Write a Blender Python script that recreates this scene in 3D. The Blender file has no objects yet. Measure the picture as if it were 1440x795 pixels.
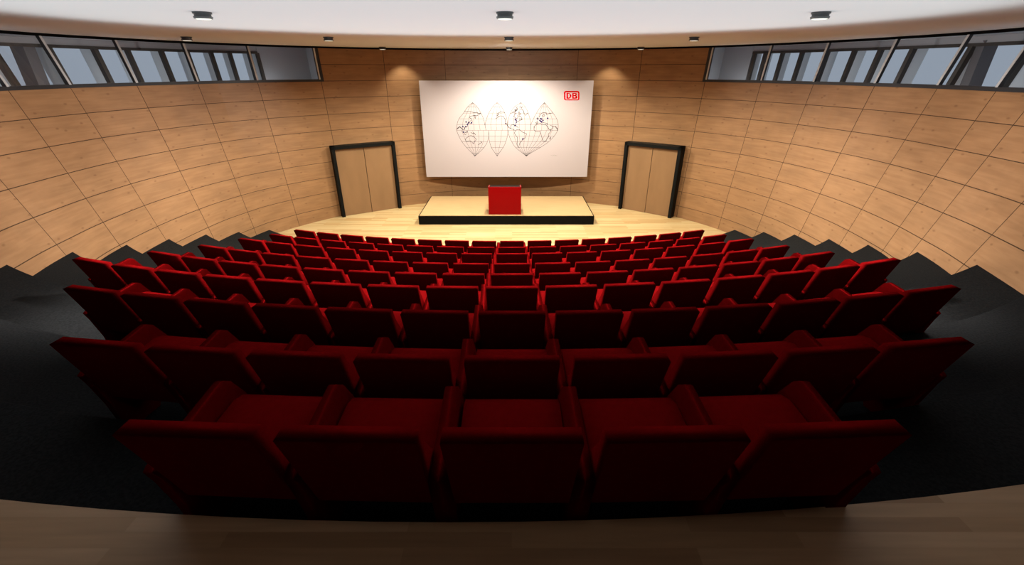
import bpy, bmesh, math, random
from mathutils import Vector, Matrix
random.seed(7)
C = bpy.context.scene.collection
Z0 = 4.22                      # eye height above the stage floor
F = 630.0                      # focal length in pixels of a 1440 wide frame
PITCH = math.atan(299.5 / F)
PI = math.pi

# ------------------------------------------------------------------ helpers
def link(o, parent=None):
    C.objects.link(o)
    if parent: o.parent = parent
    return o
def mobj(name, verts, faces, mats, parent=None, fmats=None, uvs=None, smooth=False):
    me = bpy.data.meshes.new(name)
    me.from_pydata([tuple(v) for v in verts], [], faces)
    for m in (mats if isinstance(mats, (list, tuple)) else [mats]): me.materials.append(m)
    if fmats: me.polygons.foreach_set('material_index', fmats)
    if uvs:
        l = me.uv_layers.new(name='UVMap'); flat = [c for uv in uvs for c in uv]
        l.data.foreach_set('uv', flat)
    if smooth: me.polygons.foreach_set('use_smooth', [True] * len(me.polygons))
    me.update()
    return link(bpy.data.objects.new(name, me), parent)
def bobj(name, bm, mat, parent=None, smooth=False):
    me = bpy.data.meshes.new(name); bmesh.ops.recalc_face_normals(bm, faces=bm.faces); bm.to_mesh(me); bm.free()
    for m in (mat if isinstance(mat, (list, tuple)) else [mat]): me.materials.append(m)
    o = link(bpy.data.objects.new(name, me), parent)
    if smooth:
        me.polygons.foreach_set('use_smooth', [True] * len(me.polygons))
        w = o.modifiers.new('weighted_normal', 'WEIGHTED_NORMAL')
    return o
def add_box(bm, x0, x1, y0, y1, z0, z1, M=None, mi=0):
    vs = [bm.verts.new((x, y, z)) for x in (x0, x1) for y in (y0, y1) for z in (z0, z1)]
    if M: [setattr(v, 'co', M @ v.co) for v in vs]
    for f in ((0,1,3,2),(4,6,7,5),(0,4,5,1),(2,3,7,6),(0,2,6,4),(1,5,7,3)):
        g = bm.faces.new([vs[i] for i in f]); g.material_index = mi
    return vs
def add_cyl(bm, x, y, z0, z1, r0, r1=None, n=32, mi=0):
    r1 = r0 if r1 is None else r1
    a = [bm.verts.new((x + r0*math.cos(2*PI*i/n), y + r0*math.sin(2*PI*i/n), z0)) for i in range(n)]
    b = [bm.verts.new((x + r1*math.cos(2*PI*i/n), y + r1*math.sin(2*PI*i/n), z1)) for i in range(n)]
    for i in range(n):
        f = bm.faces.new((a[i], a[(i+1)%n], b[(i+1)%n], b[i])); f.material_index = mi
    bm.faces.new(a).material_index = mi; bm.faces.new(b).material_index = mi
def add_prism(bm, prof, x0, x1):     # profile in (y, z), extruded along x
    a = [bm.verts.new((x0, y, z)) for y, z in prof]; b = [bm.verts.new((x1, y, z)) for y, z in prof]
    n = len(prof)
    for i in range(n): bm.faces.new((a[i], a[(i+1)%n], b[(i+1)%n], b[i]))
    bm.faces.new(a); bm.faces.new(b)
    return a + b
def bevel(bm, w, seg=3, ang=0.5):
    es = [e for e in bm.edges if e.calc_face_angle(0) > ang]
    bmesh.ops.bevel(bm, geom=es, offset=w, segments=seg, profile=0.5, affect='EDGES', clamp_overlap=True)
def empty(name, loc=(0,0,0), rz=0):
    o = bpy.data.objects.new(name, None); o.location = loc; o.rotation_euler = (0,0,rz); o.empty_display_size = .1
    return link(o)
def tag(o, label, cat, group=None):
    o['label'] = label; o['category'] = cat
    if group: o['group'] = group
    return o
def struct(o, label=None):
    o['kind'] = 'structure'
    if label: o['label'] = label
    return o

# ------------------------------------------------------------------ materials
def mat(name, col, rough=.6, spec=.3, metal=0.0):
    m = bpy.data.materials.new(name); m.use_nodes = True
    b = m.node_tree.nodes['Principled BSDF']
    b.inputs['Base Color'].default_value = (*col, 1); b.inputs['Roughness'].default_value = rough
    b.inputs['Specular IOR Level'].default_value = spec; b.inputs['Metallic'].default_value = metal
    return m
def nodes(m): return m.node_tree.nodes, m.node_tree.links, m.node_tree.nodes['Principled BSDF']
def noise_tint(m, c1, c2, scale, vec='Object', stretch=(1,1,1), detail=4, bump=0, lo=.35, hi=.65):
    n, l, b = nodes(m)
    tc = n.new('ShaderNodeTexCoord'); mp = n.new('ShaderNodeMapping'); mp.inputs['Scale'].default_value = stretch
    no = n.new('ShaderNodeTexNoise'); no.inputs['Scale'].default_value = scale; no.inputs['Detail'].default_value = detail
    r = n.new('ShaderNodeValToRGB'); r.color_ramp.elements[0].position = lo; r.color_ramp.elements[1].position = hi
    r.color_ramp.elements[0].color = (*c1, 1); r.color_ramp.elements[1].color = (*c2, 1)
    l.new(tc.outputs[vec], mp.inputs[0]); l.new(mp.outputs[0], no.inputs[0]); l.new(no.outputs[0], r.inputs[0])
    l.new(r.outputs[0], b.inputs['Base Color'])
    if bump:
        bp = n.new('ShaderNodeBump'); bp.inputs['Strength'].default_value = bump; bp.inputs['Distance'].default_value = .01
        l.new(no.outputs[0], bp.inputs['Height']); l.new(bp.outputs[0], b.inputs['Normal'])
    return m
def panel_wood(name, c1, c2, cknot):
    m = mat(name, c1, .5, .25); n, l, b = nodes(m)
    tc = n.new('ShaderNodeTexCoord')
    mp = n.new('ShaderNodeMapping'); mp.inputs['Scale'].default_value = (.7, 9, 1)
    no = n.new('ShaderNodeTexNoise'); no.inputs['Scale'].default_value = 2.2; no.inputs['Detail'].default_value = 7; no.inputs['Distortion'].default_value = .6
    r = n.new('ShaderNodeValToRGB'); r.color_ramp.elements[0].position = .33; r.color_ramp.elements[1].position = .68
    r.color_ramp.elements[0].color = (*c2, 1); r.color_ramp.elements[1].color = (*c1, 1)
    l.new(tc.outputs['UV'], mp.inputs[0]); l.new(mp.outputs[0], no.inputs[0]); l.new(no.outputs[0], r.inputs[0])
    # cloudy figure
    mp2 = n.new('ShaderNodeMapping'); mp2.inputs['Scale'].default_value = (1.2, 3.2, 1)
    no2 = n.new('ShaderNodeTexNoise'); no2.inputs['Scale'].default_value = 1.3; no2.inputs['Detail'].default_value = 3
    mr = n.new('ShaderNodeMapRange'); mr.inputs[1].default_value = .3; mr.inputs[2].default_value = .7; mr.inputs[3].default_value = .88; mr.inputs[4].default_value = 1.08
    mx = n.new('ShaderNodeVectorMath'); mx.operation = 'SCALE'
    l.new(tc.outputs['UV'], mp2.inputs[0]); l.new(mp2.outputs[0], no2.inputs[0]); l.new(no2.outputs[0], mr.inputs[0])
    l.new(r.outputs[0], mx.inputs[0]); l.new(mr.outputs[0], mx.inputs['Scale'])
    # small knots
    mp3 = n.new('ShaderNodeMapping'); mp3.inputs['Scale'].default_value = (1.6, 3.2, 1)
    vo = n.new('ShaderNodeTexVoronoi'); vo.inputs['Scale'].default_value = 1.0; vo.voronoi_dimensions = '2D'
    kr = n.new('ShaderNodeMapRange'); kr.inputs[1].default_value = .02; kr.inputs[2].default_value = .07; kr.inputs[3].default_value = .55; kr.inputs[4].default_value = 0
    mixk = n.new('ShaderNodeMix'); mixk.data_type = 'RGBA'; mixk.inputs[7].default_value = (*cknot, 1)
    l.new(tc.outputs['UV'], mp3.inputs[0]); l.new(mp3.outputs[0], vo.inputs['Vector']); l.new(vo.outputs['Distance'], kr.inputs[0])
    l.new(kr.outputs[0], mixk.inputs[0]); l.new(mx.outputs[0], mixk.inputs[6]); l.new(mixk.outputs[2], b.inputs['Base Color'])
    return m
def strip_floor(name, c1, c2, c3, length=1.3, width=.085, rough=.35):
    m = mat(name, c1, rough, .35); n, l, b = nodes(m)
    tc = n.new('ShaderNodeTexCoord')
    br = n.new('ShaderNodeTexBrick'); br.offset = .37; br.offset_frequency = 2
    br.inputs['Scale'].default_value = 1; br.inputs['Mortar Size'].default_value = .0008; br.inputs['Mortar Smooth'].default_value = 0
    br.inputs['Brick Width'].default_value = length; br.inputs['Row Height'].default_value = width
    br.inputs['Color1'].default_value = (0,0,0,1); br.inputs['Color2'].default_value = (1,1,1,1); br.inputs['Mortar'].default_value = (.4,.4,.4,1)
    r = n.new('ShaderNodeValToRGB'); e = r.color_ramp.elements
    e[0].position = 0; e[0].color = (*c2,1); e[1].position = 1; e[1].color = (*c3,1); k = e.new(.45); k.color = (*c1,1)
    mp = n.new('ShaderNodeMapping'); mp.inputs['Scale'].default_value = (1, 14, 1)
    no = n.new('ShaderNodeTexNoise'); no.inputs['Scale'].default_value = 2.5; no.inputs['Detail'].default_value = 5
    mr = n.new('ShaderNodeMapRange'); mr.inputs[1].default_value = .3; mr.inputs[2].default_value = .7; mr.inputs[3].default_value = .9; mr.inputs[4].default_value = 1.06
    mx = n.new('ShaderNodeVectorMath'); mx.operation = 'SCALE'
    l.new(tc.outputs['Object'], br.inputs['Vector']); l.new(br.outputs['Color'], r.inputs[0])
    l.new(tc.outputs['Object'], mp.inputs[0]); l.new(mp.outputs[0], no.inputs[0]); l.new(no.outputs[0], mr.inputs[0])
    l.new(r.outputs[0], mx.inputs[0]); l.new(mr.outputs[0], mx.inputs['Scale']); l.new(mx.outputs[0], b.inputs['Base Color'])
    return m
M_PANEL = panel_wood('maple_panel', (.265,.142,.067), (.225,.116,.053), (.12,.055,.022))
M_JOINT = mat('panel_joint', (.05,.03,.018), .9, 0)
M_DOORW = noise_tint(mat('door_wood', (.5,.3,.15), .5, .25), (.20,.112,.055), (.235,.132,.066), 2.5, stretch=(1,1,.35), lo=.3, hi=.7)
M_FLOOR = strip_floor('stage_parquet', (.50,.36,.18), (.43,.27,.12), (.55,.42,.23))
M_LAND = strip_floor('landing_parquet', (.40,.25,.14), (.30,.175,.095), (.46,.30,.18), 1.2, .07, .45)
M_DAIS = noise_tint(mat('dais_top_wood', (.6,.38,.2), .5, .2), (.42,.28,.14), (.45,.30,.155), 3, stretch=(1,6,1))
M_BLACK = mat('black_laminate', (.0042,.0042,.0038), .6, .06)
M_FRAME = mat('black_frame', (.004,.0045,.0045), .55, .08)
M_TRIM = mat('black_trim', (.002,.002,.002), .8, .05)
M_CARPET = noise_tint(mat('charcoal_carpet', (.03,.03,.03), .95, .05), (.009,.0095,.0102), (.0165,.0175,.0185), 55, bump=.3, detail=2)
M_RED = noise_tint(mat('red_upholstery', (.42,.006,.008), .9, 0), (.125,.0018,.0022), (.14,.0022,.0028), 30, detail=2)
M_PODR = mat('red_lacquer', (.20,.0,.001), .4, .1)
M_CEIL = mat('white_plaster', (.56,.55,.56), 1.0, 0)
M_SCREEN = mat('white_screen', (.36,.315,.335), .7, .1)
M_MAPL = mat('map_line', (.012,.013,.015), .8, 0)
M_MAPB = mat('map_dot_blue', (.002,.002,.06), .8, 0)
M_LOGO = mat('logo_red', (.40,.0,.0), .7, 0)
M_ALU = mat('grey_aluminium', (.42,.43,.44), .5, .2, .0)
M_SILL = mat('dark_window_frame', (.022,.022,.024), .5, .3)
M_POST = mat('facade_grey', (.75,.76,.76), .6, .1)
M_POSTD = mat('facade_brown', (.045,.038,.033), .6, .2)
M_OUTD = mat('dark_grey_column', (.11,.106,.115), .7, .1)
M_OUTW = mat('corridor_grey', (.33,.33,.345), .8, .1)
M_LAMP = mat('lamp_housing', (.05,.055,.058), .4, .4)
M_LENS = mat('lamp_lens', (.8,.8,.7), .5, .2)
_b = M_LENS.node_tree.nodes['Principled BSDF']; _b.inputs['Emission Color'].default_value = (1,1,.82,1); _b.inputs['Emission Strength'].default_value = .75
def glass():
    m = bpy.data.materials.new('window_glass'); m.use_nodes = True; n = m.node_tree.nodes; l = m.node_tree.links
    n.remove(n['Principled BSDF']); o = n['Material Output']
    t = n.new('ShaderNodeBsdfTransparent'); t.inputs[0].default_value = (.93,.95,.97,1)
    g = n.new('ShaderNodeBsdfGlossy'); g.inputs['Roughness'].default_value = .02; g.inputs[0].default_value = (.8,.85,.9,1)
    fr = n.new('ShaderNodeFresnel'); fr.inputs[0].default_value = 1.3
    mx = n.new('ShaderNodeMixShader'); l.new(fr.outputs[0], mx.inputs[0]); l.new(t.outputs[0], mx.inputs[1]); l.new(g.outputs[0], mx.inputs[2]); l.new(mx.outputs[0], o.inputs[0])
    return m
M_GLASS = glass()

# ------------------------------------------------------------------ wall shape (plan half width, y, outward lean)
CTRL = [(0,15.85,0),(1.2,15.76,0),(2.05,15.58,0),(2.9,15.32,0),(3.8,14.92,.0),(4.6,14.45,.02),(5.3,13.9,.04),(5.9,13.25,.06),(6.35,12.65,.08),
        (6.70,12.05,.10),(6.95,11.42,.13),(7.15,10.8,.16),(7.28,10.1,.20),(7.37,9.4,.24),(7.39,8.8,.27),(7.36,8.2,.29),(7.30,7.6,.31),
        (7.20,7.0,.36),(7.10,6.45,.40),(6.95,5.9,.44),(6.6,4.8,.48),(6.1,3.5,.5),(5.7,2,.5),(5.0,0,.45),(3.9,-2,.35),(2.4,-3.3,.2),(0,-3.9,0)]
def cat(p0, p1, p2, p3, t):
    return .5*((2*p1) + (-p0+p2)*t + (2*p0-5*p1+4*p2-p3)*t*t + (-p0+3*p1-3*p2+p3)*t**3)
def curve(t):                      # t in 0..len-1
    n = len(CTRL) - 1; t = max(0, min(n - 1e-6, t)); i = int(t); f = t - i
    g = lambda k: CTRL[k] if 0 <= k <= n else ((-CTRL[1][0], CTRL[1][1], CTRL[1][2]) if k < 0 else (-CTRL[n-1][0], CTRL[n-1][1], CTRL[n-1][2]))
    return tuple(cat(g(i-1)[j], g(i)[j], g(i+1)[j], g(i+2)[j], f) for j in range(3))
def axis(y): return -.28 + .16*max(0, min(1, (y-12)/2.5))
def wpt(side, t, z, off=0.0):      # point of the inner wall surface at height z (eye level = 0), moved inwards by off
    h, y, ln = curve(t); h2, y2, _ = curve(t + .02); h1, y1, _ = curve(t - .02)
    dx, dy = h2-h1, y2-y1; L = math.hypot(dx, dy) or 1
    nx, ny = dy/L, -dx/L           # points inwards for the right side
    hh = h + ln*(z+2.1)
    return Vector((axis(y) + side*(hh + nx*off), y + ny*off, z + Z0))
def t_of_y(y):
    a, b = 0, len(CTRL)-1
    for _ in range(50):
        m = (a+b)/2
        if curve(m)[1] > y: a = m
        else: b = m
    return a
def t_of_h(h):
    a, b = 0, 6
    for _ in range(50):
        m = (a+b)/2
        if curve(m)[0] < h: a = m
        else: b = m
    return a
JL = [t_of_h(1.98), t_of_h(3.72)] + [t_of_y(y) for y in (13.98,12.78,11.55,10.27,9.0,7.88,6.72,5.6,4.4,3.1,1.8,.4,-1,-2.3,-3.2)]
JR = [t_of_h(2.17), t_of_h(3.95)] + [t_of_y(y) for y in (13.72,12.5,11.3,9.97,8.72,7.62,6.98,5.92,4.8,3.6,2.3,1,-.4,-1.8,-3)]
ZT = .585
ZW = -.295                          # top of the panelling below the windows
LEV = [-.742-.446*k for k in range(8)]
LEV = sorted(LEV + [ZW, .134])
T_WIN = {-1: JL[2] - .02, 1: JR[2] - .02}
T_END = t_of_y(.4)
def build_wall(name, side, t0, t1, ztop, joints, both=False):
    """strips of panels; joints are narrow dark faces in the same mesh"""
    g = .006
    def arc(ta, tb, n=60):
        s = 0; p = wpt(side, ta, -2)
        for i in range(1, n+1):
            q = wpt(side, ta + (tb-ta)*i/n, -2); s += (q-p).length; p = q
        return s
    segs = []                       # (ta, tb, is_joint)
    ts = [t0] + [j for j in joints if t0 < j < t1] + [t1]
    for i in range(len(ts)-1):
        a, b = ts[i], ts[i+1]; L = arc(a, b); e = g/L*(b-a)
        if i > 0: segs.append((a, a+e, 1))
        segs.append((a+(e if i > 0 else 0), b-(e if i < len(ts)-2 else 0), 0))
        if i < len(ts)-2: segs.append((b-e, b, 1))
    zs = [-Z0] + [z for z in LEV if -Z0 < z < ztop-.05] + [ztop]
    zsegs = []
    for i in range(len(zs)-1):
        a, b = zs[i], zs[i+1]
        if i > 0: zsegs.append((a, a+g, 1))
        zsegs.append((a+(g if i > 0 else 0), b-(g if i < len(zs)-2 else 0), 0))
        if i < len(zs)-2: zsegs.append((b-g, b, 1))
    V, Fc, FM, UV = [], [], [], []
    pid = 0
    u0 = 0
    for (ta, tb, jj) in segs:
        n = 1 if jj else 6
        L = arc(ta, tb, 8)
        for (za, zb, zj) in zsegs:
            ou, ov = random.uniform(0, 50), random.uniform(0, 50); fl = random.choice((1, -1))
            for i in range(n):
                a = ta + (tb-ta)*i/n; b = ta + (tb-ta)*(i+1)/n; k = len(V)
                V += [wpt(side, a, za), wpt(side, b, za), wpt(side, b, zb), wpt(side, a, zb)]
                Fc.append((k, k+1, k+2, k+3) if side < 0 else (k+3, k+2, k+1, k))
                FM.append(1 if (jj or zj) else 0)
                ua, ub = ou + fl*L*i/n, ou + fl*L*(i+1)/n
                q = [(ua, ov+za), (ub, ov+za), (ub, ov+zb), (ua, ov+zb)]
                UV += q if side < 0 else q[::-1]
    return V, Fc, FM, UV
def merge(parts):
    V, Fc, FM, UV = [], [], [], []
    for v, f, m, u in parts:
        k = len(V); V += v; Fc += [tuple(i+k for i in q) for q in f]; FM += m; UV += u
    return V, Fc, FM, UV
def wall_obj(name, parts, label):
    V, Fc, FM, UV = merge(parts)
    o = mobj(name, V, Fc, [M_PANEL, M_JOINT], None, FM, UV)
    return struct(o, label)
wall_obj('wall_back', [build_wall('', s, 0, T_WIN[s], ZT, (JL if s < 0 else JR)[:2]) for s in (-1, 1)], 'curved maple panelled wall behind the stage and screen')
wall_obj('wall_left', [build_wall('', -1, T_WIN[-1], T_END, ZW, [j for j in JL if j > T_WIN[-1]])], 'curved maple panelled wall on the left below the window band')
wall_obj('wall_right', [build_wall('', 1, T_WIN[1], T_END, ZW, [j for j in JR if j > T_WIN[1]])], 'curved maple panelled wall on the right below the window band')
wall_obj('wall_rear', [build_wall('', s, T_END, len(CTRL)-1, ZT, [j for j in (JL if s < 0 else JR) if j > T_END]) for s in (-1, 1)], 'panelled wall behind the last row')

def ribbon(bm, side, t0, t1, z0, z1, o0, o1, n=60):
    """bar of rectangular section that follows the wall: from inward offset o0 to o1"""
    prev = None
    for i in range(n+1):
        t = t0 + (t1-t0)*i/n
        cur = [bm.verts.new(wpt(side, t, z, o)) for z, o in ((z0,o0),(z0,o1),(z1,o1),(z1,o0))]
        if prev:
            for k in range(4): bm.faces.new((prev[k], prev[(k+1)%4], cur[(k+1)%4], cur[k]))
        else: bm.faces.new(cur)
        prev = cur
    bm.faces.new(prev)
bm = bmesh.new()
for s in (-1, 1): ribbon(bm, s, 0.0, len(CTRL)-1, ZT-.045, ZT+.03, -.05, .035, 160)
struct(bobj('trim_1', bm, M_TRIM), 'black shadow gap trim between the ceiling and the walls')

# ceiling (a slab)
bm = bmesh.new()
n = 64; ring0, ring1 = [], []
for s, order in ((-1, range(n+1)), (1, range(n, -1, -1))):
    for i in order:
        t = (len(CTRL)-1)*i/n; p = wpt(s, t, ZT, -3.2)
        ring0.append(p)
bm.faces.new([bm.verts.new((p.x, p.y, ZT+Z0)) for p in ring0])
r = bmesh.ops.extrude_face_region(bm, geom=bm.faces[:]); bmesh.ops.translate(bm, vec=(0,0,.25), verts=[v for v in r['geom'] if isinstance(v, bmesh.types.BMVert)])
struct(bobj('ceiling', bm, M_CEIL), 'flat white plaster ceiling')

# ------------------------------------------------------------------ windows: inner band, corridor and outer facade
for s, nm, js in ((-1, 1, JL), (1, 2, JR)):
    side = 'left' if s < 0 else 'right'
    t0, t1 = T_WIN[s], T_END
    win = struct(empty('window_%d' % nm, wpt(s, t0, ZW)), 'long %s window band high in the panelled wall' % side)
    inv = Matrix.Translation(-win.location)
    def wadd(name, bm, m):
        bmesh.ops.transform(bm, matrix=inv, verts=bm.verts); return bobj(name, bm, m, win)
    bm = bmesh.new(); ribbon(bm, s, t0-.05, t1, ZW-.012, ZW+.05, -.12, .03, 90); wadd('window_sill', bm, M_SILL)
    bm = bmesh.new(); ribbon(bm, s, t0-.055, t0+.012, ZW, ZT-.04, -.12, .03, 2); wadd('end_frame', bm, M_SILL)
    for j in [t0+.06] + [q for q in js if t0+.2 < q < t1]:
        bm = bmesh.new(); e = .021 / max(.3, (wpt(s, j+.5, 0)-wpt(s, j-.5, 0)).length)
        ribbon(bm, s, j-e, j+e, ZW+.045, ZT-.045, -.02, .04, 1); wadd('mullion', bm, M_ALU)
        bm = bmesh.new(); e2 = e*.35
        ribbon(bm, s, j+e, j+e+e2, ZW+.045, ZT-.045, -.02, .038, 1); wadd('gasket', bm, M_SILL)
    js2 = [t0] + [q for q in js if t0+.2 < q < t1] + [t1]
    for a, b in zip(js2[:-1], js2[1:]):
        V, Fc = [], []
        for i in range(7):
            t = a + (b-a)*i/6; V += [wpt(s, t, ZW+.04, -.03)-win.location, wpt(s, t, ZT-.03, -.03)-win.location]
        Fc = [(2*i, 2*i+2, 2*i+3, 2*i+1) for i in range(6)]
        mobj('glass_pane', V, Fc, M_GLASS, win)
    # outer facade
    D = -1.25
    wo = struct(empty('window_%d' % (nm+2), wpt(s, t0, ZW, D)), 'outer %s glazed facade seen through the window band' % side)
    inv2 = Matrix.Translation(-wo.location)
    def wadd2(name, bm, m):
        bmesh.ops.transform(bm, matrix=inv2, verts=bm.verts); return bobj(name, bm, m, wo)
    ts = t_of_y(13.3)
    bm = bmesh.new(); ribbon(bm, s, ts, t1, .40, .46, D-.05, D+.05, 70); wadd2('transom', bm, M_POSTD)
    bm = bmesh.new(); ribbon(bm, s, ts, t1, .455, .60, D-.05, D+.03, 70); wadd2('header', bm, M_OUTW)
    bm = bmesh.new(); ribbon(bm, s, ts, t1, -1.2, -.75, D-.05, D+.05, 70); wadd2('transom', bm, M_POSTD)
    us = [372,361,335,310,278,244,200,157,98,24,-70,-190] if s < 0 else [1052,1066,1089,1115,1148,1184,1218,1260,1335,1410,1500,1620]
    for u in us:
        a_, b_ = 4.0, 24.0
        for _ in range(40):
            m_ = (a_+b_)/2; q_ = wpt(s, m_, ZW, D)
            pu = 720 + F*q_.x/(q_.y*math.cos(PITCH) - (q_.z-Z0)*math.sin(PITCH))
            if (pu > u) == (s < 0): a_ = m_
            else: b_ = m_
        j = a_
        e = .03 / max(.3, (wpt(s, j+.5, 0)-wpt(s, j-.5, 0)).length)
        bm = bmesh.new(); ribbon(bm, s, j-e, j+e*1.2, -1.2, .42, D-.05, D+.06, 1); wadd2('outer_mullion', bm, M_POSTD)
        bm = bmesh.new(); ribbon(bm, s, j-e*.9, j+e*1.1, -1.2, .42, D-.34, D-.05, 1)
        wadd2('mullion_fin', bm, M_POST)
    # solid end of the corridor, its floor and soffit
    bm = bmesh.new(); ribbon(bm, s, t0-.9, ts, -1.2, ZT, D-.05, D+.05, 30)
    a = wpt(s, t0-.12, -1.2, -.13); b = wpt(s, t0-.12, -1.2, D); c = wpt(s, t0-.12, ZT, D); d = wpt(s, t0-.12, ZT, -.13)
    bm.faces.new([bm.verts.new(v) for v in (a, b, c, d)])
    ribbon(bm, s, t0-.3, t1, -1.25, -1.2, -.05, D, 70)
    struct(bobj('wall_corridor_%s' % side, bm, M_OUTW), 'grey end wall of the %s corridor behind the window band' % side)
    # dark column outside
    u = 40 if s < 0 else 1378
    a_, b_ = 4.0, 24.0
    for _ in range(40):
        m_ = (a_+b_)/2; q_ = wpt(s, m_, ZW, D-.5)
        pu = 720 + F*q_.x/(q_.y*math.cos(PITCH) - (q_.z-Z0)*math.sin(PITCH))
        if (pu > u) == (s < 0): a_ = m_
        else: b_ = m_
    bm = bmesh.new(); p = wpt(s, a_, -1.2, D-.5)
    add_box(bm, p.x-.13, p.x+.13, p.y-.12, p.y+.12, Z0-1.2, Z0+.5, None)
    tag(bobj('square_column', bm, M_OUTD), 'dark grey square column outside the %s window band' % side, 'column')

# ------------------------------------------------------------------ floors and tiers
ROWY = [1.22,1.984,2.951,3.922,4.907,5.85,6.866,7.87,8.892]
ROWZ = [-1.169,-1.384,-1.649,-1.911,-2.219,-2.485,-2.739,-3.01,-3.262]
SH = .80
TZ = [-1.77] + [z-SH for z in ROWZ]          # 0 = landing, 1..9 tiers from the back
PK = {9:(10.2,1.72,6.43),8:(9.02,2.02,6.77),7:(7.98,2.13,6.99),6:(6.98,2.11,7.08),5:(5.97,2.11,7.13),4:(5.0,1.99,7.11),3:(3.99,1.81,6.86),2:(3.02,1.75,6.6),1:(2.05,1.4,6.2)}
def edge(k, x):                                # y of the front edge of tier k at axis distance x
    if k == 0: return 1.305 + x*x/37.0
    yc, S, h = PK[k]; yc -= .05; S += .05; s0 = .76; a2, a4 = 4.66**2, 4.66**4
    if k <= 3: s0 = (.78, .80, .84)[k-1]
    b = (S - s0*h*h/a2) / (h**4 - a4*h*h/a2); a = (s0 - b*a4)/a2
    return yc + a*x*x + b*x**4
def tier(k):
    XW = 9.3; N = 72
    V, Fc = [], []
    for i in range(N+1):
        x = -XW + 2*XW*i/N
        yb = edge(k-1, x) - .02; yf = edge(k, x)
        if yf < yb + .05: yf = yb + .05
        zl = (TZ[k+1] if k < 9 else -4.22) - .02
        V += [(x-.28, yb, TZ[k]+Z0), (x-.28, yf-.006, TZ[k]+Z0), (x-.28, yf, TZ[k]+Z0-.006), (x-.28, yf, zl+Z0)]
    for i in range(N):
        a = 4*i; b = a+4
        Fc += [(a, b, b+1, a+1), (a+1, b+1, b+2, a+2), (a+2, b+2, b+3, a+3)]
    return V, Fc
V, Fc = [], []
for k in range(1, 10):
    v, f = tier(k); o = len(V); V += v; Fc += [tuple(i+o for i in q) for q in f]
struct(mobj('floor_tiers', V, Fc, M_CARPET), 'charcoal carpeted steps that carry the seat rows')
# landing behind the last row, wooden
V, Fc = [], []
N = 60
for i in range(N+1):
    x = -9.3 + 18.6*i/N; y = edge(0, x)
    V += [(x-.28, -4.4, TZ[0]+Z0), (x-.28, y, TZ[0]+Z0), (x-.28, y, TZ[1]+Z0-.03)]
for i in range(N):
    a = 3*i; b = a+3; Fc += [(a, b, b+1, a+1), (a+1, b+1, b+2, a+2)]
struct(mobj('floor_landing', V, Fc, M_LAND), 'dark wood strip floor behind the last row')
struct(mobj('floor', [(-9,9.2,0),(9,9.2,0),(9,16.4,0),(-9,16.4,0)], [(0,1,2,3)], M_FLOOR), 'pale maple strip floor around the stage')

# ------------------------------------------------------------------ dais and lectern
DX0, DX1, DY0, DY1, DH = -2.80, 2.46, 12.945, 15.26, .277
da = empty('stage_platform', ((DX0+DX1)/2, DY0, 0)); tag(da, 'low rectangular stage platform with black sides and pale wooden top', 'stage')
bm = bmesh.new(); add_box(bm, DX0-da.location.x, DX1-da.location.x, 0, DY1-DY0, 0, DH-.012); bevel(bm, .006, 2); bobj('platform_base', bm, M_BLACK, da)
bm = bmesh.new(); add_box(bm, DX0-da.location.x+.035, DX1-da.location.x-.035, .012, DY1-DY0-.03, DH-.012, DH); bobj('platform_top', bm, M_DAIS, da)
px0, px1, py0, ptop = -.70, .27, 13.06, 1.11
le = empty('lectern', ((px0+px1)/2, py0, DH)); tag(le, 'bright red box lectern with a black recessed top on the platform', 'lectern')
w = (px1-px0)/2; H = ptop-DH
bm = bmesh.new(); add_box(bm, -w, w, 0, .03, 0, H); bevel(bm, .004, 2); bobj('front_panel', bm, M_PODR, le)
for s in (-1, 1):
    bm = bmesh.new()
    vs = add_prism(bm, [(.03,0),(.50,0),(.50,H-.05),(.03,H)], s*w, s*(w-.035)); bobj('side_panel', bm, M_PODR, le)
bm = bmesh.new(); add_prism(bm, [(.03,H-.045),(.50,H-.085),(.50,H-.065),(.03,H-.025)], -w+.035, w-.035); bobj('desk_top', bm, M_BLACK, le)
bm = bmesh.new(); add_box(bm, -w+.035, w-.035, .03, .46, .38, .40); bobj('shelf', bm, M_BLACK, le)

# ------------------------------------------------------------------ screen with map and logo
SY = 15.05
def spx(u, v, d=0.0):              # where a mark of the print sits on the screen face
    x = (u-720)/F; p = (397.5-v)/F; c, s = math.cos(PITCH), math.sin(PITCH)
    yy = c+s*p; zz = -s+c*p; t = SY/yy
    return Vector((x*t, SY-d, zz*t+Z0))
sx0, sx1, sz0, sz1 = -2.855, 2.505, Z0-3.24, Z0-.305
sc = empty('projection_screen', ((sx0+sx1)/2, SY, sz0)); tag(sc, 'large white screen with an interrupted world map and red logo above the stage', 'screen')
bm = bmesh.new(); add_box(bm, sx0-sc.location.x, sx1-sc.location.x, 0, .07, 0, sz1-sz0); bevel(bm, .006, 2); bobj('screen_panel', bm, M_SCREEN, sc)
for xx in (-1.6, 1.4):
    bm = bmesh.new(); add_box(bm, xx-.06, xx+.06, .07, .6, 2.2, 2.3); bobj('wall_bracket', bm, M_FRAME, sc)
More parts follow.
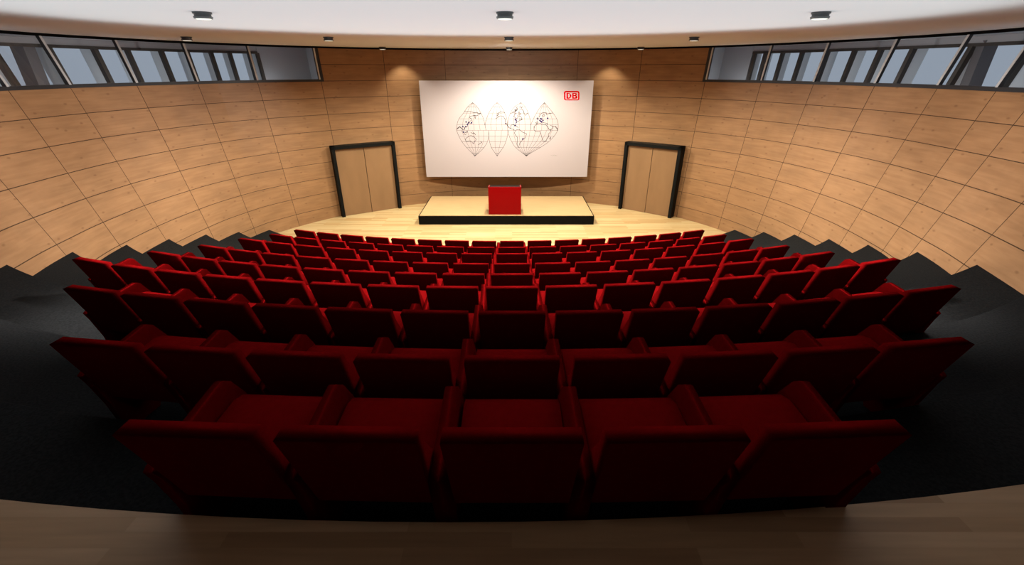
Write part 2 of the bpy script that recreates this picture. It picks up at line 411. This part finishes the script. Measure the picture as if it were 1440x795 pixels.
class Pr:
    def __init__(s): s.V, s.F = [], []
    def line(s, pts, w=.011):
        P = [Vector((q.x, q.z)) for q in pts]
        for a, b in zip(P[:-1], P[1:]):
            d = b-a
            if d.length < 1e-5: continue
            d.normalize(); nn = Vector((-d.y, d.x))*w/2; a2 = a-d*w*.3; b2 = b+d*w*.3; k = len(s.V)
            for q in (a2-nn, b2-nn, b2+nn, a2+nn): s.V.append(Vector((q.x, SY-.0015, q.y))-sc.location)
            s.F.append((k, k+1, k+2, k+3))
    def disc(s, c, r, rz=None):
        k = len(s.V); n = 12; rz = rz or r
        for i in range(n): s.V.append(Vector((c.x+r*math.cos(2*PI*i/n), SY-.0025, c.z+rz*math.sin(2*PI*i/n)))-sc.location)
        s.F.append(tuple(range(k, k+n)))
g = Pr()
UP = [144.3,150.5,159.2,167.2,175.3]; LO = [183.4,191.4,199.4,207.4,215.5,219.8]
lobes_up = [([664.6,657.7,651.7,645.4,642.7],[664.6,671,676.3,679.9,681.8],5,642.1,683.5),
            ([699,692.7,687.4,684.3,682.2],[699,705.4,709.9,712.7,713.6],4,683.5,714),
            ([732.7,723.3,717.8,715,714],[732.7,738.6,742.8,745.3,746.4],4,714,746.6),
            ([765.6,760,754.4,750.3,746.7],[765.6,770.8,777.8,782.8,785],5,746.6,784.4)]
lobes_lo = [([642.1,645.2,649.6,656,663.8,667.6],[687.2,687.4,685.4,680.7,672.7,667.6],6),
            ([687.2,687.4,688.5,691,696.3,699.2],[714.1,713.5,711.3,707.7,701.8,699.2],3),
            ([714.3,716.1,719.7,725,735,740.3],[784.4,779.4,771.7,760,746,740.3],9)]
def smooth(pts, n=5):
    out = []
    for i in range(len(pts)-1):
        a = pts[max(0,i-1)]; b = pts[i]; c = pts[i+1]; d = pts[min(len(pts)-1,i+2)]
        for k in range(n):
            t = k/n; out.append((cat(a[0],b[0],c[0],d[0],t), cat(a[1],b[1],c[1],d[1],t)))
    return out + [pts[-1]]
def L2(a, b, f): return a + (b-a)*f
for l_, r_, n_, bl, br in lobes_up:
    for k in range(n_+1):
        pts = [(L2(l_[i], r_[i], k/n_), UP[i]) for i in range(5)] + [(L2(bl, br, k/n_), 183.4)]
        g.line([spx(*q) for q in smooth(pts)],   .009 if k in (0, n_) else .006)
    for i in range(1, 5): g.line([spx(l_[i], UP[i]), spx(r_[i], UP[i])], .006)
for l_, r_, n_ in lobes_lo:
    for k in range(n_+1):
        pts = [(L2(l_[i], r_[i], k/n_), LO[i]) for i in range(6)]
        g.line([spx(*q) for q in smooth(pts)],   .009 if k in (0, n_) else .006)
    for i in range(0, 5): g.line([spx(l_[i], LO[i]), spx(r_[i], LO[i])], .006)
mobj('map_grid', g.V, g.F, M_MAPL, sc)
OR = {'A':(636,138),'B':(636,178),'C':(710,138),'D':(710,178)}
LAND = [('A',[(310,325),(350,350),(420,335),(480,345),(540,368),(640,370),(660,390),(720,385),(700,405),(640,440),(600,450)]),
('A',[(600,440),(540,435),(560,470),(580,515),(600,470),(560,440),(460,460),(430,490),(480,520),(495,560),(510,590),(490,625),(450,650)]),
('A',[(470,570),(420,600),(440,630),(400,625),(380,665),(390,710),(340,725),(300,750),(320,790)]),
('A',[(110,790),(150,745),(190,722),(230,755),(265,790)]),('B',[(115,70),(190,10),(260,75),(300,85),(320,50),(300,20)]),
('B',[(235,120),(290,160),(320,165)]),('B',[(290,190),(350,210)]),('B',[(330,150),(380,110),(390,140),(350,165),(330,150)]),
('B',[(470,150),(520,180),(560,170),(590,215)]),('B',[(530,150),(580,195)]),
('B',[(345,300),(410,255),(460,230),(500,235),(520,260),(545,245),(560,270),(605,320),(590,360),(550,395),(535,440),(500,395),(470,370),(430,365),(350,385),(335,330),(345,300)]),
('B',[(655,465),(710,425),(750,400),(715,375)]),
('A',[(1100,520),(1160,485),(1220,450),(1290,460),(1310,490),(1340,540),(1340,600),(1360,650),(1400,700),(1430,740)]),
('A',[(1330,365),(1220,350),(1160,380),(1140,410),(1165,400),(1180,425),(1130,440),(1170,470)]),
('C',[(150,390),(190,365),(250,375),(290,390),(240,420),(225,470),(270,500),(300,520),(330,490),(320,430)]),
('C',[(190,330),(260,330),(300,240),(330,270),(270,320),(240,300),(320,300),(250,350)]),
('C',[(350,340),(380,390),(410,400),(370,430),(340,410),(350,360)]),
('C',[(380,230),(430,240),(400,290),(440,290),(480,340),(490,400),(520,440),(560,395),(590,380)]),
('C',[(330,450),(400,460),(440,540),(380,570),(330,590),(290,620),(270,660),(290,720),(340,745)]),('C',[(440,540),(360,530)]),
('C',[(50,680),(100,745),(150,770),(150,700),(180,675),(240,680),(250,710)]),('D',[(80,10),(130,45),(200,70),(250,95)]),
('D',[(280,90),(330,72),(380,85),(440,140),(550,185),(530,240),(510,295),(470,295),(440,350),(380,410),(360,480)]),
('D',[(280,90),(240,160),(270,220),(315,270),(320,340),(310,400),(310,480),(340,515),(375,530)]),
('C',[(870,480),(890,430),(930,380),(990,365),(1040,375),(1050,415),(1110,395),(1190,380),(1220,380)]),
('C',[(960,480),(950,440),(990,410),(1010,440),(980,470)]),('C',[(780,620),(820,600),(840,630),(800,655),(780,620)]),
('C',[(810,480),(830,520),(800,515)]),('C',[(930,600),(990,625),(1070,640),(1070,680)]),
('C',[(735,790),(750,710),(810,660),(900,640),(930,665),(1040,680),(1090,740),(1110,790)]),
('D',[(735,0),(740,90),(780,130),(850,130),(880,125),(905,160),(925,240),(965,370),(1040,375),(1070,290),(1105,255),(1100,190),(1160,130),(1165,95),(1120,75),(1080,0)]),
('C',[(1150,690),(1220,715),(1210,770),(1160,790)]),('C',[(1220,715),(1290,720),(1340,790)]),
('D',[(1220,10),(1210,45),(1150,90)]),('D',[(1270,0),(1330,70),(1325,110)]),('D',[(1130,320),(1160,260),(1150,320),(1130,320)])]
for c_, pts in LAND:
    g = Pr(); g.line([spx(OR[c_][0]+a/18, OR[c_][1]+b/18) for a, b in pts], .012)
    mobj('map_coastline', g.V, g.F, M_MAPL, sc)
g = Pr()
for c_, pts in (('A',[(350,605),(415,628),(490,628),(382,665),(268,722),(342,727),(1357,645)]),('B',[(288,140)]),
    ('C',[(25,645),(262,535),(285,562),(292,607),(255,697),(835,528),(905,522),(930,530),(885,565),(910,590),(930,605),(965,565),(1083,512)])):
    for a, b in pts:
        g = Pr(); g.disc(spx(OR[c_][0]+a/18, OR[c_][1]+b/18), .024); mobj('city_dot', g.V, g.F, M_MAPB, sc)
g = Pr(); g.disc(spx(710+453/18, 178+318/18), .02, .036); mobj('city_dot', g.V, g.F, M_MAPB, sc)
# small faint signature mark under the map
g = Pr()
for a, b in (((1160,730),(1200,722)),((1195,745),(1250,715)),((1240,740),(1330,738)),((1270,722),(1300,745))):
    g.line([spx(710+a[0]/18, 178+a[1]/18), spx(710+b[0]/18, 178+b[1]/18)], .006)
mobj('map_caption', g.V, g.F, mat('faint_grey_print', (.20,.19,.18), .8, 0), sc)
# logo: ring and the letters D B, cut from flat outlines with holes
def shape2d(name, loops, m, parent):
    cu = bpy.data.curves.new(name, 'CURVE'); cu.dimensions = '2D'; cu.fill_mode = 'BOTH'; cu.extrude = .002
    for lp in loops:
        s = cu.splines.new('POLY'); s.points.add(len(lp)-1); s.use_cyclic_u = True
        for i, (a, b) in enumerate(lp): s.points[i].co = (a, b, 0, 1)
    ob = bpy.data.objects.new(name, cu); me = bpy.data.meshes.new_from_object(ob); bpy.data.objects.remove(ob)
    me.materials.clear(); me.materials.append(m)
    o = link(bpy.data.objects.new(name, me), parent); o.rotation_euler = (PI/2, 0, 0); o.location = (0, -.002, 0)
    return o
def lp(a, b):
    q = spx(785+a/33.125, 122+b/33.125) - sc.location; return (q.x, q.z)
def rrect(x0, y0, x1, y1, r, n=6):
    out = []
    for cx, cy, a0 in ((x1-r,y0+r,-90),(x1-r,y1-r,0),(x0+r,y1-r,90),(x0+r,y0+r,180)):
        for i in range(n+1):
            a = math.radians(a0 + 90*i/n); out.append(lp(cx+r*math.cos(a), cy+r*math.sin(a)))
    return out
def dshape(x0, y0, x1, y1, k=.5, n=12):
    xm = x0 + (x1-x0)*(1-k); out = [lp(x0, y0), lp(xm, y0)]
    for i in range(1, n):
        a = -PI/2 + PI*i/n; out.append(lp(xm+(x1-xm)*math.cos(a), (y0+y1)/2+(y1-y0)/2*math.sin(a)))
    return out + [lp(xm, y1), lp(x0, y1)]
lg = shape2d('logo', [rrect(268,198,988,634,80), rrect(333,262,925,592,35)], M_LOGO, sc)
lg['label'] = 'red rounded frame logo with the letters DB'
shape2d('logo_letter', [dshape(385,292,607,560,.62), dshape(452,330,545,508,.6)], M_LOGO, sc)
Bo = [lp(655,292)] + [lp(800,292)] + [lp(800+72*math.cos(a), 350+58*math.sin(a)) for a in [-PI/2+PI*i/10 for i in range(1, 9)]] + [lp(850,412)] + \
     [lp(805+82*math.cos(a), 485+75*math.sin(a)) for a in [-PI/2+PI*i/10 for i in range(2, 10)]] + [lp(805,560), lp(655,560)]
shape2d('logo_letter', [Bo, dshape(718,333,802,388,.5), dshape(718,440,810,508,.5)], M_LOGO, sc)

# ------------------------------------------------------------------ doors
def door(num, A, B, label):
    A = Vector(A); B = Vector(B); d = (B-A); Wd = d.length; d.normalize()
    nrm = Vector((d.y, -d.x))                       # towards the room
    if nrm.y > 0: nrm = -nrm
    e = struct(empty('door_%d' % num, (A.x, A.y, 0)), label)
    Mx = Matrix(((d.x, -nrm.x, 0), (d.y, -nrm.y, 0), (0, 0, 1))).to_4x4()
    H = 2.16; t = .095
    bm = bmesh.new()
    add_box(bm, 0, t, 0, .5, 0, H, Mx); add_box(bm, Wd-t, Wd, 0, .5, 0, H, Mx); add_box(bm, 0, Wd, 0, .5, H-t, H, Mx)
    bobj('door_frame', bm, M_FRAME, e)
    for a, b in ((t, Wd/2-.008), (Wd/2+.008, Wd-t)):
        bm = bmesh.new(); add_box(bm, a, b, .11, .16, .004, H-t, Mx); bevel(bm, .003, 1); bobj('door_leaf', bm, M_DOORW, e)
    bm = bmesh.new(); add_box(bm, Wd/2-.01, Wd/2+.01, .125, .165, 0, H-t, Mx); bobj('centre_gap', bm, M_TRIM, e)
door(1, (-5.34,13.66), (-3.71,14.71), 'black framed double door of maple left of the stage')
door(2, (3.56,14.66), (4.97,13.56), 'black framed double door of maple right of the stage')

# ------------------------------------------------------------------ ceiling lamps
LAMPS = [(-3.49,5.86,'left one of the three nearest the viewer'),(-.08,5.86,'centre one of the three nearest the viewer'),(3.48,5.86,'right one of the three nearest the viewer'),(-6.42,10.05,'middle row, leftmost, beside the left window band'),(-3.64,10.1,'middle row, next left of the centre line'),(-.06,10.1,'middle row, on the centre line'),(3.61,10.1,'middle row, right of the centre line'),
         (-3.68,14.35,'by the back wall, towards the left door'),(-.08,14.55,'by the back wall, above the screen'),(3.66,14.35,'by the back wall, towards the right door')]
def make_lamp():
    e = empty('ceiling_lamp')
    bm = bmesh.new(); add_cyl(bm, 0, 0, -.018, 0, .098); add_cyl(bm, 0, 0, -.045, -.018, .086); add_cyl(bm, 0, 0, -.066, -.045, .092, .098)
    bobj('lamp_housing', bm, M_LAMP, e)
    bm = bmesh.new(); add_cyl(bm, 0, 0, -.070, -.0655, .076); bobj('lamp_lens', bm, M_LENS, e)
    return e
def copytree(o, parent=None):
    c = o.copy(); C.objects.link(c)
    if parent: c.parent = parent
    for ch in list(o.children): copytree(ch, c)
    return c
l0 = make_lamp()
for i, (x, y, nm) in enumerate(LAMPS):
    o = l0 if i == 0 else copytree(l0)
    o.location = (x, y, ZT+Z0)
    tag(o, 'small dark round ceiling lamp, %s' % nm, 'lamp', 'round lamps on the ceiling')

# ------------------------------------------------------------------ seats (origin on the tread under the rear top edge of the backrest)
PITCHX = .583
def back_mesh():
    bm = bmesh.new()
    prof = [(.0,SH),(.155,.31),(.25,.29),(.30,.36),(.285,.47),(.185,.60),(.115,.70),(.078,SH+.003)]
    add_prism(bm, prof, -.25, .25)
    for v in bm.verts:                              # slightly narrower low down, softly crowned top
        k = (SH - v.co.z)/.5; v.co.x *= 1 - .035*max(0, k)
    bevel(bm, .013, 3, .35)
    return bm
def cushion_mesh():
    bm = bmesh.new()
    add_prism(bm, [(.22,.36),(.60,.36),(.64,.42),(.62,.475),(.55,.495),(.22,.465)], -.234, .234)
    bevel(bm, .014, 3, .35)
    return bm
def arm_mesh(cx):
    bm = bmesh.new()
    prof = [(.20,0),(.43,0),(.55,.27),(.665,.425),(.66,.455),(.60,.572),(.575,.585),(.12,.515),(.10,.50),(.13,.42),(.175,.22)]
    add_prism(bm, prof, cx-.036, cx+.036)
    for v in bm.verts:                              # padding widens from the narrow top edge down to the seat
        w = .031 + .016*max(0, min(1, (.555-v.co.z)/.14)) if v.co.z > .1 else .036
        v.co.x = cx + (w if v.co.x > cx else -w)
    bevel(bm, .009, 3, .3)
    return bm
def make_seat(arms):
    e = empty('theatre_seat')
    bobj('backrest', back_mesh(), M_RED, e, True)
    bobj('seat', cushion_mesh(), M_RED, e, True)
    bm = bmesh.new(); add_box(bm, -.235, .235, .27, .5, .25, .37); bevel(bm, .01, 2); bobj('seat_frame', bm, M_RED, e)
    for cx in arms: bobj('armrest', arm_mesh(cx), M_RED, e, True)
    return e
proto = {False: make_seat([-PITCHX/2]), True: make_seat([-PITCHX/2, PITCHX/2])}
used = {False: False, True: False}
ORD = ['first','second','third','fourth','fifth','sixth','seventh','eighth','ninth','tenth','eleventh','twelfth','thirteenth','fourteenth','fifteenth','sixteenth']
SPEC = {1:(-2,2,0,24),2:(-4,4,0,18),3:(-6,6,0,15.5)}
for r in range(4, 10): SPEC[r] = (-8, 7, -.26, 14.6)
ROWN = {1:'back row',9:'front row'}
for r in range(1, 10):
    a, b, ax, R = SPEC[r]; nseat = b-a+1
    y00 = ROWY[r-1] - (R - math.sqrt(R*R - ax*ax))
    for j in range(a, b+1):
        end = (j == b)
        if not used[end]: o = proto[end]; used[end] = True
        else: o = copytree(proto[end])
        x = j*PITCHX; dx = x-ax; th = math.asin(dx/R)
        o.location = (x, y00 - .062 + R - math.sqrt(R*R-dx*dx), TZ[r]+Z0); o.rotation_euler = (0, 0, th)
        k = j-a; nR = nseat-1-k
        pos = 'middle seat' if (k == nR) else ('%s from the left end' % ORD[k] if k < nR else '%s from the right end' % ORD[nR])
        row = ROWN.get(r, '%s row from the back' % ORD[r-1] if r <= 5 else '%s row from the front' % ORD[9-r])
        tag(o, 'red theatre seat, %s, %s' % (pos, row), 'seat', 'red theatre seats in curved rows')

# ------------------------------------------------------------------ light
def spot(name, loc, tgt, power, ang, blend, r, col):
    l = bpy.data.lights.new(name, 'SPOT'); l.energy = power; l.spot_size = math.radians(ang); l.spot_blend = blend; l.shadow_soft_size = r; l.color = col
    o = link(bpy.data.objects.new(name, l)); o.location = loc
    o.rotation_euler = (Vector(tgt)-Vector(loc)).to_track_quat('-Z', 'Y').to_euler(); return o
def area(name, loc, tgt, power, sx, sy, col, shape='RECTANGLE', spread=180):
    l = bpy.data.lights.new(name, 'AREA'); l.shape = shape; l.size = sx; l.size_y = sy; l.energy = power; l.color = col; l.spread = math.radians(spread)
    o = link(bpy.data.objects.new(name, l)); o.location = loc
    o.rotation_euler = (Vector(tgt)-Vector(loc)).to_track_quat('-Z', 'Y').to_euler(); return o
WARM = (1,.93,.72); NEU = (1,.93,.86)
LZ = ZT+Z0-.09
for x, y, p in ((-3.64,10.1,900),(-.06,10.1,1300),(3.61,10.1,900)):
    spot('lamp_or_added_beam', (x, y, LZ), (x*.9, y+.5, 0), p, 158, .45, .12, WARM)
for x, y, p in ((-3.64,10.1,450),(-.06,10.1,520),(3.61,10.1,450)):
    spot('added_audience_beam', (x, y+.1, LZ), (x*1.15, y-6.2, LZ-3.7), p*.55, 48, 1.0, .12, NEU)  # extra beams added to brighten the seat rows
for x in (-1.6, 0, 1.6):             # added out-of-view spots that lift the landing and last rows, no fixtures
    spot('lamp_or_added_beam', (x, .75, LZ), (x, .8, 0), 6, 130, 1.0, .12, NEU)
for x, y, p in ((-3.68,14.35,420),(3.66,14.35,420)):
    spot('lamp_or_added_beam', (x, y, LZ), (x*.95, y-1.8, 0), p, 84, 1.0, .10, WARM)
spot('lamp_or_added_beam', (-.08, 13.25, LZ), (-.08, 13.1, 0), 1000, 160, .5, .10, WARM)
spot('lamp_or_added_beam', (-.15, 12.6, LZ), (-.15, 15.05, 2.0), 200, 138, 1.0, .12, (1,.95,.88))  # added spot that evens out the screen, no fixture at this spot
for x in (-3.2, 2.85):
    spot('wall_spot', (x, 14.75, LZ), (x, 15.1, 0), 85, 95, .6, .04, WARM)
for s in (-1, 1):
    for y, p, dz, an in ((4.4,1900 if s > 0 else 1700,1.9,54),(7.4,2350 if s > 0 else 2150,2.3,62),(10.2,1150,2.6,64)):
        spot('added_wall_wash', (s*.8-.28, y, LZ-.3), (s*7-.28, y+.9, LZ-dz-.25), p*.88, an-3, 1.0, .1, NEU)  # added spots without fixtures, they brighten the side walls
area('added_seat_fill', (-.28, 6.85, LZ), (-.28, 6.85, 0), 570, 9.7, 6.5, NEU, 'RECTANGLE', 32)  # added narrow-spread area light, brightens seat tops and leaves the backs dark
area('added_ceiling_fill', (-.28, 5.75, Z0+.22), (-.28, 5.75, 9), 236, 10.8, 7.9, (.86,.985,1), 'ELLIPSE')  # added upward area light for the bright ceiling, there is no cove

for s in (-1, 1):                     # added point lights that brighten the corridor behind the window band
    for y in (13.2, 10.5, 7.5, 4.5):
        p = wpt(s, t_of_y(y), -.55, -.65)
        l = bpy.data.lights.new('added_corridor_light', 'POINT'); l.energy = 12; l.shadow_soft_size = .15; l.color = (.95,.98,1)
        link(bpy.data.objects.new('added_corridor_light', l)).location = p
w = bpy.data.worlds.new('world'); bpy.context.scene.world = w; w.use_nodes = True
bg = w.node_tree.nodes['Background']; bg.inputs[0].default_value = (.29,.335,.40,1); bg.inputs[1].default_value = 1.0

# ------------------------------------------------------------------ camera
cam = bpy.data.cameras.new('camera'); cam.sensor_width = 36; cam.lens = F/1440*36; cam.clip_start = .05
co = link(bpy.data.objects.new('camera', cam)); co.location = (0, 0, Z0); co.rotation_euler = (PI/2-PITCH, 0, 0)
sc_ = bpy.context.scene; sc_.camera = co
sc_.view_settings.view_transform = 'Standard'; sc_.view_settings.look = 'None'; sc_.view_settings.gamma = 1
sc_.view_settings.use_curve_mapping = False; sc_.view_settings.exposure = 0
